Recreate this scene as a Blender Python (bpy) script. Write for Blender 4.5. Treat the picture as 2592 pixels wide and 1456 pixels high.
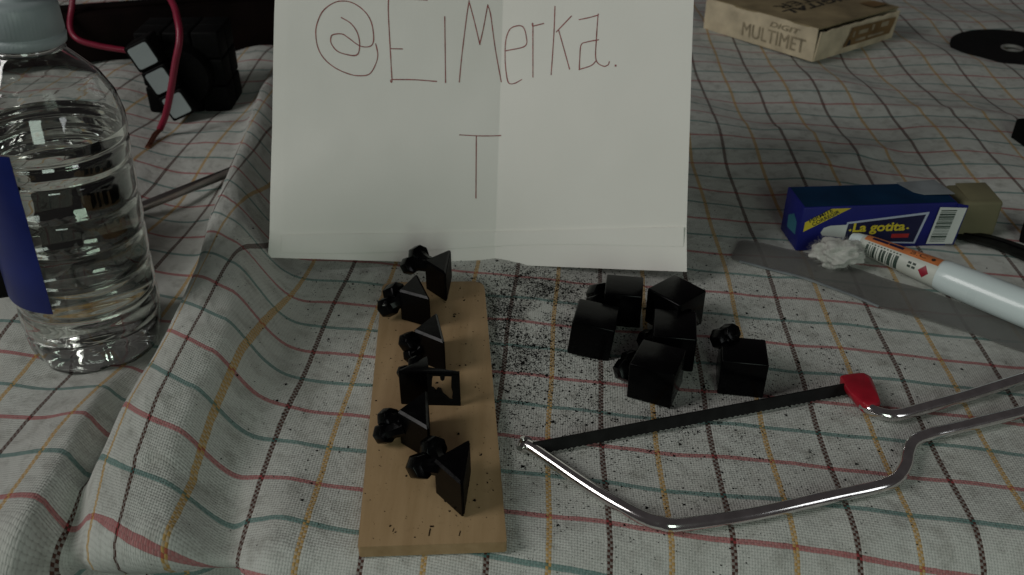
import bpy, bmesh, math, random
import numpy as np
from mathutils import Vector, Matrix, noise

# ---------------------------------------------------------------- clear / camera / light
for o in list(bpy.data.objects): bpy.data.objects.remove(o)
S = 0.01                                   # everything below is written in centimetres
R = math.radians
scene = bpy.context.scene
COL = scene.collection

cam_d = bpy.data.cameras.new('camera'); cam = bpy.data.objects.new('camera', cam_d); COL.objects.link(cam)
cam.location = (0, 0, 27.71*S)
cam.rotation_euler = (R(90-32.49), 0, 0)
cam_d.sensor_width = 36; cam_d.lens = 36*2245/2592
cam_d.clip_start = 0.005; cam_d.clip_end = 50
cam_d.dof.use_dof = True; cam_d.dof.focus_distance = 0.42; cam_d.dof.aperture_fstop = 18
scene.camera = cam

w = bpy.data.worlds.new('World'); scene.world = w; w.use_nodes = True
bg = w.node_tree.nodes['Background']
bg.inputs[0].default_value = (1.0, 0.90, 0.91, 1); bg.inputs[1].default_value = 0.037

def area(name, loc, target, sx, sy, power, color):
    d = bpy.data.lights.new(name, 'AREA'); d.shape = 'RECTANGLE'; d.size = sx*S; d.size_y = sy*S
    d.energy = power; d.color = color
    o = bpy.data.objects.new(name, d); COL.objects.link(o)
    o.location = Vector(loc)*S
    o.rotation_euler = (Vector(target)-Vector(loc)).to_track_quat('-Z', 'Y').to_euler()
    return o
area('window_light_left', (-138, -14, 108), (0, 40, 0), 60, 80, 9.8, (1.0, 0.975, 0.95))
area('window_light_front', (20, -112, 58), (4, 30, 0), 46, 78, 4.0, (0.83, 1.0, 0.87))
area('window_light_right', (120, -62, 52), (4, 34, 0), 26, 60, 1.3, (0.95, 1.0, 1.0))

scene.render.engine = 'CYCLES'
vs = scene.view_settings
vs.view_transform = 'Standard'; vs.look = 'None'; vs.exposure = 0.0; vs.gamma = 1.0; vs.use_curve_mapping = False

rnd = random.Random(7)
rng = np.random.default_rng(11)

# ---------------------------------------------------------------- material helpers
class NT:
    def __init__(s, name):
        s.m = bpy.data.materials.new(name); s.m.use_nodes = True
        s.t = s.m.node_tree; s.n = s.t.nodes; s.bsdf = s.n['Principled BSDF']
    def new(s, ty, **kw):
        n = s.n.new(ty)
        for k, v in kw.items(): setattr(n, k, v)
        return n
    def lk(s, a, b): s.t.links.new(a, b)
    def math(s, op, a, b=None, c=None, clamp=False):
        n = s.n.new('ShaderNodeMath'); n.operation = op; n.use_clamp = clamp
        for i, v in enumerate((a, b, c)):
            if v is None: continue
            if isinstance(v, (int, float)): n.inputs[i].default_value = v
            else: s.lk(v, n.inputs[i])
        return n.outputs[0]
    def mix(s, f, a, b):
        n = s.n.new('ShaderNodeMix'); n.data_type = 'RGBA'
        for sock, v in ((n.inputs[0], f), (n.inputs[6], a), (n.inputs[7], b)):
            if isinstance(v, (int, float)): sock.default_value = v
            elif isinstance(v, tuple): sock.default_value = (*v, 1) if len(v) == 3 else v
            else: s.lk(v, sock)
        return n.outputs[2]
    def noise(s, scale, detail=3, rough=.5, coord='Object', vec=None):
        n = s.n.new('ShaderNodeTexNoise'); n.inputs['Scale'].default_value = scale
        n.inputs['Detail'].default_value = detail; n.inputs['Roughness'].default_value = rough
        if vec is None:
            tc = s.n.new('ShaderNodeTexCoord'); vec = tc.outputs[coord]
        s.lk(vec, n.inputs['Vector']); return n.outputs['Fac']
    def ramp(s, f, a, b):           # linear remap a..b -> 0..1
        n = s.n.new('ShaderNodeMapRange'); n.inputs[1].default_value = a; n.inputs[2].default_value = b
        s.lk(f, n.inputs[0]); return n.outputs[0]
    def bump(s, h, strength, dist):
        n = s.n.new('ShaderNodeBump'); n.inputs['Strength'].default_value = strength
        n.inputs['Distance'].default_value = dist; s.lk(h, n.inputs['Height'])
        s.lk(n.outputs[0], s.bsdf.inputs['Normal'])
    def set(s, **kw):
        for k, v in kw.items():
            k = k.replace('_', ' ')
            sock = s.bsdf.inputs[k]
            if hasattr(v, 'is_linked') or hasattr(v, 'links'): s.lk(v, sock)
            elif isinstance(v, tuple): sock.default_value = (*v, 1) if len(v) == 3 else v
            else: sock.default_value = v
        return s

def simple(name, col, rough=.5, var=.12, scale=120, metallic=0, bump=0, spec=.5, coat=0):
    t = NT(name); f = t.noise(scale, 4)
    c2 = tuple(max(0, c*(1-var*2)) for c in col); c1 = tuple(min(1, c*(1+var)) for c in col)
    t.set(Base_Color=t.mix(t.ramp(f, .3, .7), c2, c1), Metallic=metallic)
    t.bsdf.inputs['Specular IOR Level'].default_value = spec
    rr = t.math('MULTIPLY_ADD', f, .25*rough, rough*.88); t.lk(rr, t.bsdf.inputs['Roughness'])
    if coat: t.set(Coat_Weight=coat)
    if bump: t.bump(t.noise(scale*3, 4), .5, bump)
    return t.m

# ---------------------------------------------------------------- geometry helpers (cm in, metres out)
def link(o, parent=None):
    COL.objects.link(o)
    if parent is not None: o.parent = parent
    return o
def mesh(name, V, F, mat, parent=None, smooth=False):
    me = bpy.data.meshes.new(name); me.from_pydata([tuple(c*S for c in v) for v in V], [], F); me.update()
    if smooth:
        me.polygons.foreach_set('use_smooth', [True]*len(me.polygons))
    if mat: me.materials.append(mat)
    return link(bpy.data.objects.new(name, me), parent)
def frombm(name, bm, mat, parent=None, smooth=False, autosmooth=None):
    bmesh.ops.recalc_face_normals(bm, faces=bm.faces)
    bmesh.ops.scale(bm, vec=(S, S, S), verts=bm.verts)
    me = bpy.data.meshes.new(name); bm.to_mesh(me); bm.free()
    if smooth: me.polygons.foreach_set('use_smooth', [True]*len(me.polygons))
    if autosmooth is not None:
        me.polygons.foreach_set('use_smooth', [True]*len(me.polygons))
        me.set_sharp_from_angle(angle=R(autosmooth))
    if mat: me.materials.append(mat)
    return link(bpy.data.objects.new(name, me), parent)
def thing(name, label, cat, loc=(0, 0, 0), rz=0, group=None):
    o = bpy.data.objects.new(name, None); COL.objects.link(o); o.empty_display_size = .01
    o.location = Vector(loc)*S; o.rotation_euler = (0, 0, R(rz)); tag(o, label, cat, group); return o
def tag(o, label=None, cat=None, group=None, kind=None):
    if label: o['label'] = label
    if cat: o['category'] = cat
    if group: o['group'] = group
    if kind: o['kind'] = kind
    return o
def add_box(bm, c, size, rot=None, bev=0, seg=2):
    b2 = bmesh.new(); bmesh.ops.create_cube(b2, size=1)
    bmesh.ops.scale(b2, vec=size, verts=b2.verts)
    if bev: bmesh.ops.bevel(b2, geom=b2.edges[:], offset=bev, segments=seg, profile=.5, affect='EDGES')
    M = Matrix.Translation(c)
    if rot is not None: M = M @ rot
    merge(bm, b2, M)
def merge(bm, b2, M=None):
    if M is not None: bmesh.ops.transform(b2, matrix=M, verts=b2.verts)
    me = bpy.data.meshes.new('tmp'); b2.to_mesh(me); b2.free(); bm.from_mesh(me); bpy.data.meshes.remove(me)
def add_prism(bm, poly, z0, z1, bev=0, seg=2, M=None):
    b2 = bmesh.new(); n = len(poly)
    lo = [b2.verts.new((x, y, z0)) for x, y in poly]; hi = [b2.verts.new((x, y, z1)) for x, y in poly]
    b2.faces.new(lo[::-1]); b2.faces.new(hi)
    for i in range(n): b2.faces.new((lo[i], lo[(i+1) % n], hi[(i+1) % n], hi[i]))
    if bev: bmesh.ops.bevel(b2, geom=b2.edges[:], offset=bev, segments=seg, profile=.5, affect='EDGES', clamp_overlap=True)
    merge(bm, b2, M)
def add_hull(bm, pts, bev=0):
    b2 = bmesh.new()
    for p in pts: b2.verts.new(p)
    r = bmesh.ops.convex_hull(b2, input=b2.verts[:])
    bad = [v for v in b2.verts if not v.link_faces]
    bmesh.ops.delete(b2, geom=bad, context='VERTS')
    if bev:
        bmesh.ops.dissolve_limit(b2, angle_limit=R(3), verts=b2.verts[:], edges=b2.edges[:])
        bmesh.ops.bevel(b2, geom=b2.edges[:], offset=bev, segments=2, profile=.5, affect='EDGES', clamp_overlap=True)
    merge(bm, b2)
def catmull(P, n=8):
    P = [Vector(p) for p in P]; out = []
    Q = [P[0]*2-P[1]]+P+[P[-1]*2-P[-2]]
    for i in range(1, len(Q)-2):
        a, b, c, d = Q[i-1:i+3]
        for k in range(n):
            t = k/n
            out.append(.5*((2*b)+(c-a)*t+(2*a-5*b+4*c-d)*t*t+(3*b-a-3*c+d)*t**3))
    out.append(P[-1]); return out
def add_tube(bm, P, rad, seg=12, cap=True, prof=None):
    P = [Vector(p) for p in P]; n = len(P)
    rad = rad if hasattr(rad, '__len__') else [rad]*n
    T = [(P[min(i+1, n-1)]-P[max(i-1, 0)]).normalized() for i in range(n)]
    up = Vector((0, 0, 1)) if abs(T[0].z) < .9 else Vector((1, 0, 0))
    N = (up-T[0]*up.dot(T[0])).normalized(); rings = []
    for i in range(n):
        N = (N-T[i]*N.dot(T[i])).normalized(); B = T[i].cross(N)
        rings.append([bm.verts.new(P[i]+(N*math.cos(2*math.pi*k/seg)+B*math.sin(2*math.pi*k/seg))*rad[i]) for k in range(seg)])
    for i in range(n-1):
        for k in range(seg):
            bm.faces.new((rings[i][k], rings[i][(k+1) % seg], rings[i+1][(k+1) % seg], rings[i+1][k]))
    if cap: bm.faces.new(rings[0][::-1]); bm.faces.new(rings[-1])
def add_lathe(bm, prof, seg=64, rfun=None, close=False):
    rings = []
    for r, z in prof:
        if r < 1e-6: rings.append([bm.verts.new((0, 0, z))]); continue
        rings.append([bm.verts.new(((r if rfun is None else rfun(r, z, 2*math.pi*k/seg))*math.cos(2*math.pi*k/seg),
                                    (r if rfun is None else rfun(r, z, 2*math.pi*k/seg))*math.sin(2*math.pi*k/seg), z)) for k in range(seg)])
    pairs = list(zip(rings, rings[1:]))
    if close: pairs.append((rings[-1], rings[0]))
    for a, b in pairs:
        for k in range(seg):
            if len(a) == 1 and len(b) == 1: continue
            if len(a) == 1: bm.faces.new((a[0], b[k], b[(k+1) % seg]))
            elif len(b) == 1: bm.faces.new((a[k], a[(k+1) % seg], b[0]))
            else: bm.faces.new((a[k], a[(k+1) % seg], b[(k+1) % seg], b[k]))
def quad_on(o, ex, ey, x0, x1, y0, y1, lift=0):
    n = Vector(ex).cross(Vector(ey)).normalized()*lift
    return [tuple(Vector(o)+Vector(ex)*x+Vector(ey)*y+n) for x, y in ((x0, y0), (x1, y0), (x1, y1), (x0, y1))]
def poly_on(name, o, ex, ey, pts, lift, mat, parent):
    n = Vector(ex).cross(Vector(ey)).normalized()*lift
    V = [tuple(Vector(o)+Vector(ex)*x+Vector(ey)*y+n) for x, y in pts]
    return mesh(name, V, [list(range(len(V)))], mat, parent)
def polys_on(name, o, ex, ey, plist, lift, mat, parent):
    n = Vector(ex).cross(Vector(ey)).normalized()*lift; V = []; F = []
    for pts in plist:
        F.append(list(range(len(V), len(V)+len(pts))))
        V += [tuple(Vector(o)+Vector(ex)*x+Vector(ey)*y+n) for x, y in pts]
    return mesh(name, V, F, mat, parent)
_dg = None
def text_data(body, width=None, height=None, shear=0, bold=0):
    """letter outlines as (verts, faces), lower left at 0,0, fitted to width x height (cm)"""
    c = bpy.data.curves.new('t', 'FONT'); c.body = body; c.size = 1; c.shear = shear; c.offset = bold; c.resolution_u = 3
    o = bpy.data.objects.new('t', c); COL.objects.link(o)
    dg = bpy.context.evaluated_depsgraph_get(); dg.update()
    me = bpy.data.meshes.new_from_object(o.evaluated_get(dg))
    V = np.array([v.co[:2] for v in me.vertices]); F = [list(p.vertices) for p in me.polygons]
    bpy.data.objects.remove(o); bpy.data.curves.remove(c); bpy.data.meshes.remove(me)
    V -= V.min(0); ext = V.max(0)
    sx = width/ext[0] if width else None; sy = height/ext[1] if height else None
    V *= np.array([sx or sy, sy or sx]); return V, F
def text_on(name, body, o, ex, ey, x, y, lift, mat, parent, width=None, height=None, shear=0, bold=0):
    V, F = text_data(body, width, height, shear, bold)
    n = Vector(ex).cross(Vector(ey)).normalized()
    P = [tuple(Vector(o)+Vector(ex)*(x+a)+Vector(ey)*(y+b)+n*(lift(x+a, y+b) if callable(lift) else lift)) for a, b in V]
    return mesh(name, P, F, mat, parent)

# ---------------------------------------------------------------- tablecloth
SH, YW, OX, OY = R(9.03), R(3.53), 9.51, 34.04          # weave directions, one brown/red crossing
RIDGE = np.array([(-21.5, 95), (-21.2, 80), (-20.8, 72), (-19.3, 61), (-18.3, 53), (-17.5, 46), (-16.6, 40.7), (-16.3, 34.5), (-16.7, 30), (-16.9, 26.8), (-16.2, 24), (-15.6, 18), (-15.5, 8)])
RIDGE_H = np.array([.5, 1.2, 1.9, 2.6, 3.2, 3.5, 3.6, 3.4, 2.9, 2.1, 1.4, .9, .7])
def poly_dist(X, Y, P):
    best = np.full(X.shape, 1e9); sd = np.zeros(X.shape); par = np.zeros(X.shape)
    for i in range(len(P)-1):
        a, b = P[i], P[i+1]; d = b-a; L2 = d@d
        t = np.clip(((X-a[0])*d[0]+(Y-a[1])*d[1])/L2, 0, 1)
        dx = X-a[0]-t*d[0]; dy = Y-a[1]-t*d[1]; q = np.hypot(dx, dy)
        s = np.sign(dx*d[1]-dy*d[0]); m = q < best
        best = np.where(m, q, best); sd = np.where(m, q*s, sd); par = np.where(m, i+t, par)
    return sd, par
def bell(d, wl, wr): return np.exp(-(np.where(d < 0, d/wl, d/wr))**2)
def ridge(X, Y, P, H, wl, wr):
    sd, par = poly_dist(X, Y, np.array(P, float)); H = np.interp(par, np.arange(len(P)), H)
    # P runs from far to near: positive side of sd is the left one
    return H*bell(-sd, wl, wr), -sd
def edge_r(X): return 1.3+2.0/(1+np.exp(-(X+5)/1.5))
def edge_y(X): return 24.3+1.7/(1+np.exp(-(X-1)/3))
_ph = rng.uniform(0, 6.28, 40)
def height(X, Y):
    sd, par = poly_dist(X, Y, RIDGE); sd = -sd
    H0 = np.interp(par, np.arange(len(RIDGE)), RIDGE_H)
    k0 = np.clip((57-Y)/25, 0, 1); k0 = k0*k0*(3-2*k0)
    flat = 2.3*k0                  # the fold gets a broad top towards the front
    dr = np.maximum(sd-flat, 0); top = np.clip(sd/np.maximum(flat, .01), 0, 1)
    wr = 2.1-.5*k0
    h = np.where(sd < 0, H0*np.exp(-(sd/.85)**2), H0*np.exp(-(dr/wr)**2)*(1+.10*np.sin(np.pi*top)*k0))
    h2, _ = ridge(X, Y, [(-19.2, 37), (-19.6, 33.5), (-19.2, 29.4), (-18.8, 26.6), (-18.7, 22), (-18.9, 8)], [0, .9, 1.5, 1.7, 1.8, 1.8], 2.6, .55)
    h = h+h2
    h3, _ = ridge(X, Y, [(-12.3, 29), (-11.6, 26), (-11.2, 22), (-11.0, 8)], [0, -.5, -1.3, -1.5], 1.3, .5)
    h4, _ = ridge(X, Y, [(-9.7, 28), (-9.6, 24), (-9.4, 8)], [0, .35, .6], .6, 1.4)
    h = h+h3+h4
    h5, _ = ridge(X, Y, [(-14.6, 47), (-13.2, 38), (-10.6, 31), (-9.2, 26)], [.1, .22, .28, .3], 1.6, 1.3)
    h = h+h5
    # the hem tucks under below the big fold
    dd = np.maximum(edge_y(X)-Y, 0)
    h = h-3.2/(1+np.exp(-(dd-1.15)/.28))*(1/(1+np.exp(-(X+17.6)/.25)))*(1/(1+np.exp((X+11.4)/.25)))
    # small folds left of the big one
    k = 1/(1+np.exp((X+19.5)/1.2))
    h = h+k*(.30*np.sin(X*.42+Y*.13+.6)+.22*np.sin(X*.2-Y*.31+1.2)+.13*np.sin(X*.9+Y*.35))
    # long low waves right / far
    k2 = 1/(1+np.exp(-(Y-47)/3.0))*1/(1+np.exp(-(X-4)/3.0))
    wv = np.zeros(X.shape)
    for i, (lx, ly, a) in enumerate(((.34, .21, .20), (.52, -.12, .13), (.22, .38, .17), (.75, .30, .06), (.15, -.45, .08))):
        wv = wv+a*np.sin(X*lx+Y*ly+_ph[i])
    h = h+k2*wv*.95
    # faint waviness everywhere (never enough to bury things)
    h = h+.035*np.sin(X*.8+Y*.5+1)*np.sin(Y*.7-X*.3)+.02*np.sin(X*1.7-Y*.9)
    # a few pulled creases at the far right
    for (x0, y0, x1, y1, a) in ((20, 58, 34, 66, .25), (16, 70, 30, 62, .22), (30, 72, 46, 68, .3), (22, 52, 30, 58, .15)):
        hh, _ = ridge(X, Y, [(x0, y0), ((x0+x1)/2, (y0+y1)/2+.6), (x1, y1)], [0, a, 0], .7, 1.1); h = h+hh
    return h, sd
def cloth_point(X, T):
    h, sd = height(X, T)
    d = np.maximum(edge_y(X)-T, 0); amax = R(82)
    EDGE_R = edge_r(X)
    ang = np.minimum(d/EDGE_R, amax); ex = np.maximum(d-EDGE_R*amax, 0)
    y = np.where(d > 0, edge_y(X)-EDGE_R*np.sin(ang)-ex*math.cos(amax), T)
    z = -EDGE_R*(1-np.cos(ang))-ex*math.sin(amax)
    return np.stack([X, y-h*np.sin(ang), z+h*np.cos(ang)], -1), sd
def cloth_uv(X, T, sd):
    a, b, c, d = math.cos(SH), math.sin(YW), -math.sin(SH), math.cos(YW); D = a*d-b*c
    x = X-OX; y = T-OY
    u = (d*x-b*y)/D; v = (-c*x+a*y)/D
    lf = 1/(1+np.exp((sd-.2)/.6))                     # the fold takes up cloth
    near = np.clip((T-20)/12, 0, 1)
    u = u-3.2*lf; v = v-1.85*lf*near
    u = u+.10*np.sin(T*.23+X*.05)+.05*np.sin(T*.61+2)+.05*np.sin(X*.3); v = v+.10*np.sin(X*.27+.5)+.06*np.sin(X*.71+T*.1)
    return u, v
xs = np.concatenate([np.arange(-95, -30, 1.0), np.arange(-30, 14, .26), np.arange(14, 45, .42), np.arange(45, 96, 1.0)])
ts = np.concatenate([np.arange(8, 50, .26), np.arange(50, 95, .42), np.arange(95, 151, 1.2)])
GX, GT = np.meshgrid(xs, ts)
P3, SD = cloth_point(GX, GT); GU, GV = cloth_uv(GX, GT, SD)
ny, nx = GX.shape
idx = np.arange(ny*nx).reshape(ny, nx)
quads = np.stack([idx[:-1, :-1], idx[:-1, 1:], idx[1:, 1:], idx[1:, :-1]], -1).reshape(-1, 4)
me = bpy.data.meshes.new('tablecloth')
me.vertices.add(ny*nx); me.vertices.foreach_set('co', (P3.reshape(-1, 3)*S).ravel().astype(np.float32))
me.loops.add(quads.size); me.loops.foreach_set('vertex_index', quads.ravel().astype(np.int32))
me.polygons.add(len(quads)); me.polygons.foreach_set('loop_start', np.arange(0, quads.size, 4, dtype=np.int32))
me.polygons.foreach_set('loop_total', np.full(len(quads), 4, np.int32))
me.update(calc_edges=True)
uvl = me.uv_layers.new(name='weave'); uvs = np.stack([GU.ravel()[quads.ravel()], GV.ravel()[quads.ravel()]], -1)
uvl.data.foreach_set('uv', uvs.ravel().astype(np.float32))
me.polygons.foreach_set('use_smooth', np.ones(len(quads), bool))

def cloth_material():
    t = NT('woven check cloth')
    uv = t.new('ShaderNodeUVMap'); uv.uv_map = 'weave'
    sep = t.new('ShaderNodeSeparateXYZ')
    # ragged threads
    nv = t.new('ShaderNodeTexNoise'); nv.inputs['Scale'].default_value = 1.6; nv.inputs['Detail'].default_value = 3
    t.lk(uv.outputs[0], nv.inputs['Vector'])
    off = t.new('ShaderNodeVectorMath', operation='MULTIPLY_ADD')
    t.lk(nv.outputs['Color'], off.inputs[0]); off.inputs[1].default_value = (.07, .07, 0); t.lk(uv.outputs[0], off.inputs[2])
    t.lk(off.outputs[0], sep.inputs[0]); u, v = sep.outputs[0], sep.outputs[1]
    pitch, pitch_v = 5.0/42, 4.62/38
    tu = t.math('DIVIDE', u, pitch); tv = t.math('DIVIDE', v, pitch_v)
    fu = t.math('FRACT', tu); fv = t.math('FRACT', tv); iu = t.math('FLOOR', tu); iv = t.math('FLOOR', tv)
    par = t.math('FLOORED_MODULO', t.math('ADD', iu, iv), 2)          # 0: warp on top, 1: weft on top
    qu = t.math('MULTIPLY', t.math('ADD', iu, .5), pitch); qv = t.math('MULTIPLY', t.math('ADD', iv, .5), pitch_v)
    def stripe(c, period, at, half):
        s = t.math('FLOORED_MODULO', t.math('ADD', c, period/2-at), period)
        return t.math('LESS_THAN', t.math('ABSOLUTE', t.math('SUBTRACT', s, period/2)), half)
    W, D = 5.0, 4.62
    brown = stripe(qu, W, 0, .13); yellow = stripe(qu, W, W/2, .13)
    red = stripe(qv, D, 0, .13); green = stripe(qv, D, D/2, .13)
    big = t.noise(.16, 3, .6, vec=uv.outputs[0]); fine = t.noise(9, 2, .6, vec=uv.outputs[0]); mid = t.noise(.9, 4, .65, vec=uv.outputs[0])
    white = t.mix(t.ramp(big, .3, .7), (.51, .515, .475), (.60, .615, .575))
    white = t.mix(t.ramp(mid, .50, .74), white, (.35, .35, .315))
    smear = t.noise(.33, 5, .7, vec=uv.outputs[0]); white = t.mix(t.math('MULTIPLY', t.ramp(smear, .57, .72), .35), white, (.24, .24, .22))         # soiled patches
    tone = t.ramp(fine, .2, .8)
    cb = t.mix(tone, (.050, .020, .014), (.10, .045, .034)); cy = t.mix(tone, (.46, .27, .075), (.54, .36, .15))
    cr = t.mix(tone, (.32, .035, .045), (.44, .065, .075)); cg = t.mix(tone, (.030, .135, .125), (.065, .215, .195))
    warp = t.mix(brown, t.mix(yellow, white, cy), cb)
    weft = t.mix(green, t.mix(red, white, cr), cg)
    # which colour shows: the thread on top, partly the one below
    inwarp = t.math('MAXIMUM', brown, yellow); inweft = t.math('MAXIMUM', red, green)
    f = t.math('MULTIPLY_ADD', par, .74, .0)                           # 0 -> warp, .74 -> mostly weft
    onlyw = t.math('SUBTRACT', inwarp, t.math('MULTIPLY', inwarp, inweft))
    onlyf = t.math('SUBTRACT', inweft, t.math('MULTIPLY', inwarp, inweft))
    f = t.math('SUBTRACT', f, t.math('MULTIPLY', onlyw, t.math('MULTIPLY', par, .34)))
    inv = t.math('SUBTRACT', 1, par)
    f = t.math('ADD', f, t.math('MULTIPLY', onlyf, t.math('MULTIPLY', inv, .66)), clamp=True)
    col = t.mix(f, warp, weft)
    # round threads, holes between them
    au = t.math('ABSOLUTE', t.math('SUBTRACT', fu, .5)); av = t.math('ABSOLUTE', t.math('SUBTRACT', fv, .5))
    hole = t.math('MULTIPLY', t.ramp(au, .24, .46), t.ramp(av, .24, .46), clamp=True)
    col = t.mix(t.math('MULTIPLY', hole, .36), col, (.13, .13, .12))
    hw = t.math('SUBTRACT', 1, t.math('MULTIPLY', t.math('POWER', au, 2), 4))
    hf = t.math('SUBTRACT', 1, t.math('MULTIPLY', t.math('POWER', av, 2), 4))
    hh = t.math('ADD', t.math('MULTIPLY', hw, t.math('MULTIPLY_ADD', inv, .6, .4)), t.math('MULTIPLY', hf, t.math('MULTIPLY_ADD', par, .6, .4)))
    t.set(Base_Color=col, Roughness=.92); t.bsdf.inputs['Specular IOR Level'].default_value = .15
    t.set(Sheen_Weight=.08)
    crinkle = t.noise(.55, 4, .55, vec=uv.outputs[0]); crinkle = t.math('ABSOLUTE', t.math('SUBTRACT', crinkle, .5))
    t.bump(t.math('SUBTRACT', t.math('ADD', hh, t.math('MULTIPLY', fine, .8)), t.math('MULTIPLY', crinkle, 16)), .48, .00045)
    return t.m
me.materials.append(cloth_material())
tablecloth = link(bpy.data.objects.new('tablecloth', me))
tag(tablecloth, 'white woven tablecloth with red, green, brown and yellow check lines, folded up on the left', 'tablecloth')

def surf(x, y):
    p, _ = cloth_point(np.array([float(x)]), np.array([float(y)])); return p[0]

# ---------------------------------------------------------------- materials
M_black = simple('black moulded plastic', (.0010, .0010, .0013), .20, .2, 300, bump=.00003, spec=.13)
_t = NT('black moulded plastic with scuffs')
_f = _t.noise(900, 5, .75); _g = _t.noise(140, 4, .6)
_sc = _t.math('MULTIPLY', _t.ramp(_f, .60, .78), _t.ramp(_g, .50, .68), clamp=True)
_t.set(Base_Color=_t.mix(_sc, (.0010, .0010, .0013), (.030, .030, .032)))
_t.lk(_t.math('MULTIPLY_ADD', _t.ramp(_g, .3, .7), .16, .14), _t.bsdf.inputs['Roughness']); _t.bsdf.inputs['Specular IOR Level'].default_value = .11
_t.bump(_g, .35, .0002); M_black = _t.m
M_black_matte = simple('sawn black plastic', (.003, .003, .003), .6, .3, 400, bump=.0002, spec=.10)
M_white_sticker = simple('white sticker', (.36, .42, .42), .45, .03, 60)
M_steel = simple('nickel plated steel', (.80, .78, .77), .12, .10, 150, metallic=1, bump=.00003)
M_bolt = simple('bright steel', (.62, .60, .58), .16, .08, 200, metallic=1)
M_blade = simple('black saw blade steel', (.006, .006, .006), .5, .3, 200, spec=.2)
M_red_paint = simple('red dipped paint', (.38, .008, .022), .38, .15, 90, bump=.0002)
M_ink = simple('red brown pen ink', (.30, .075, .07), .6, .2, 500)
M_wire = simple('red wire insulation', (.27, .010, .040), .42, .12, 60, coat=.1)
M_copper = simple('bare copper strands', (.30, .13, .08), .45, .25, 600, metallic=.9)
M_dark_wood = simple('dark stained wood', (.007, .0035, .003), .75, .35, 25, bump=.0004, spec=.06)
M_dark = simple('dark grey case', (.006, .006, .006), .8, .3, 40, spec=.08)
M_navy = simple('navy printed card', (.010, .014, .15), .5, .10, 40, bump=.00005, spec=.25)
M_navy_top = simple('teal navy printed card', (.005, .026, .065), .75, .15, 40, spec=.08)
M_teal = simple('teal print', (.03, .16, .22), .45, .15, 60)
M_yellow = simple('yellow print', (.62, .50, .03), .5, .1, 60)
M_red_print = simple('red print', (.40, .02, .02), .5, .1, 60)
M_pale = simple('pale blue white print', (.42, .47, .58), .45, .05, 60)
M_white_print = simple('white print', (.60, .63, .60), .5, .05, 60)
M_dark_print = simple('black print', (.020, .026, .022), .55, .2, 80)
M_deep_blue = simple('deep blue panel print', (.006, .007, .045), .45, .1, 60)
M_clear_flap = simple('torn grey card', (.20, .22, .23), .5, .2, 40)
M_pen_white = simple('white glossy plastic', (.74, .84, .84), .28, .03, 30, coat=.3)
M_pen_label = simple('white pen label', (.60, .62, .56), .45, .05, 60)
M_orange = simple('orange label print', (.62, .20, .065), .45, .12, 80)
M_crimson = simple('crimson diamond print', (.36, .012, .035), .5, .15, 300)
M_barcode = simple('green black bars', (.035, .06, .045), .55, .2, 90)
M_amber = simple('old yellowish card', (.17, .155, .085), .8, .15, 20, bump=.0003)
M_box_card = simple('cream corrugated card', (.68, .575, .41), .75, .14, 45, bump=.0004, spec=.2)
M_box_top = simple('kraft brown card', (.33, .26, .15), .7, .2, 30, bump=.0003, spec=.25)
M_box_flap = simple('kraft brown flap print', (.22, .135, .06), .7, .15, 40, spec=.2)
M_box_ink = simple('faded grey print', (.34, .28, .19), .7, .2, 60)
M_box_black = simple('worn black print', (.030, .025, .018), .7, .35, 60)
M_disc = simple('black abrasive disc', (.008, .008, .008), .75, .4, 500, bump=.0004, spec=.15)
M_disc_hole = simple('galvanised ring', (.33, .33, .31), .5, .1, 90, metallic=.4)
M_pencil = simple('brushed grey metal', (.42, .39, .37), .30, .15, 60, metallic=1)
M_rubber = simple('black rubber strip', (.010, .011, .009), .7, .3, 200, bump=.0003, spec=.2)
M_label_blue = simple('blue bottle label', (.005, .014, .12), .35, .18, 30)

def wood_material():
    t = NT('pale bare pine')
    tc = t.new('ShaderNodeTexCoord'); mp = t.new('ShaderNodeMapping'); mp.inputs['Scale'].default_value = (34, 3.0, 34)
    t.lk(tc.outputs['Object'], mp.inputs[0])
    g = t.noise(3.2, 5, .6, vec=mp.outputs[0]); b = t.noise(14, 4, .6)
    c = t.mix(t.ramp(g, .3, .72), (.30, .195, .095), (.42, .285, .155))
    c = t.mix(t.math('MULTIPLY', t.ramp(b, .55, .8), .45), c, (.21, .135, .07))
    f = t.noise(160, 3, .7)
    c = t.mix(t.math('MULTIPLY', t.ramp(f, .62, .8), .35), c, (.16, .10, .05))
    t.set(Base_Color=c, Roughness=.72); t.bsdf.inputs['Specular IOR Level'].default_value = .25
    t.bump(t.math('ADD', g, t.math('MULTIPLY', f, .5)), .5, .0004); return t.m
M_pine = wood_material()

def paper_material():
    t = NT('white drawing paper')
    a = t.noise(9, 4, .6); b = t.noise(420, 3, .6)
    c = t.mix(t.ramp(a, .3, .7), (.82, .805, .745), (.86, .845, .79))
    t.set(Base_Color=c, Roughness=.85); t.bsdf.inputs['Specular IOR Level'].default_value = .2
    t.bump(b, .25, .0002); return t.m
M_paper = paper_material()

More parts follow.
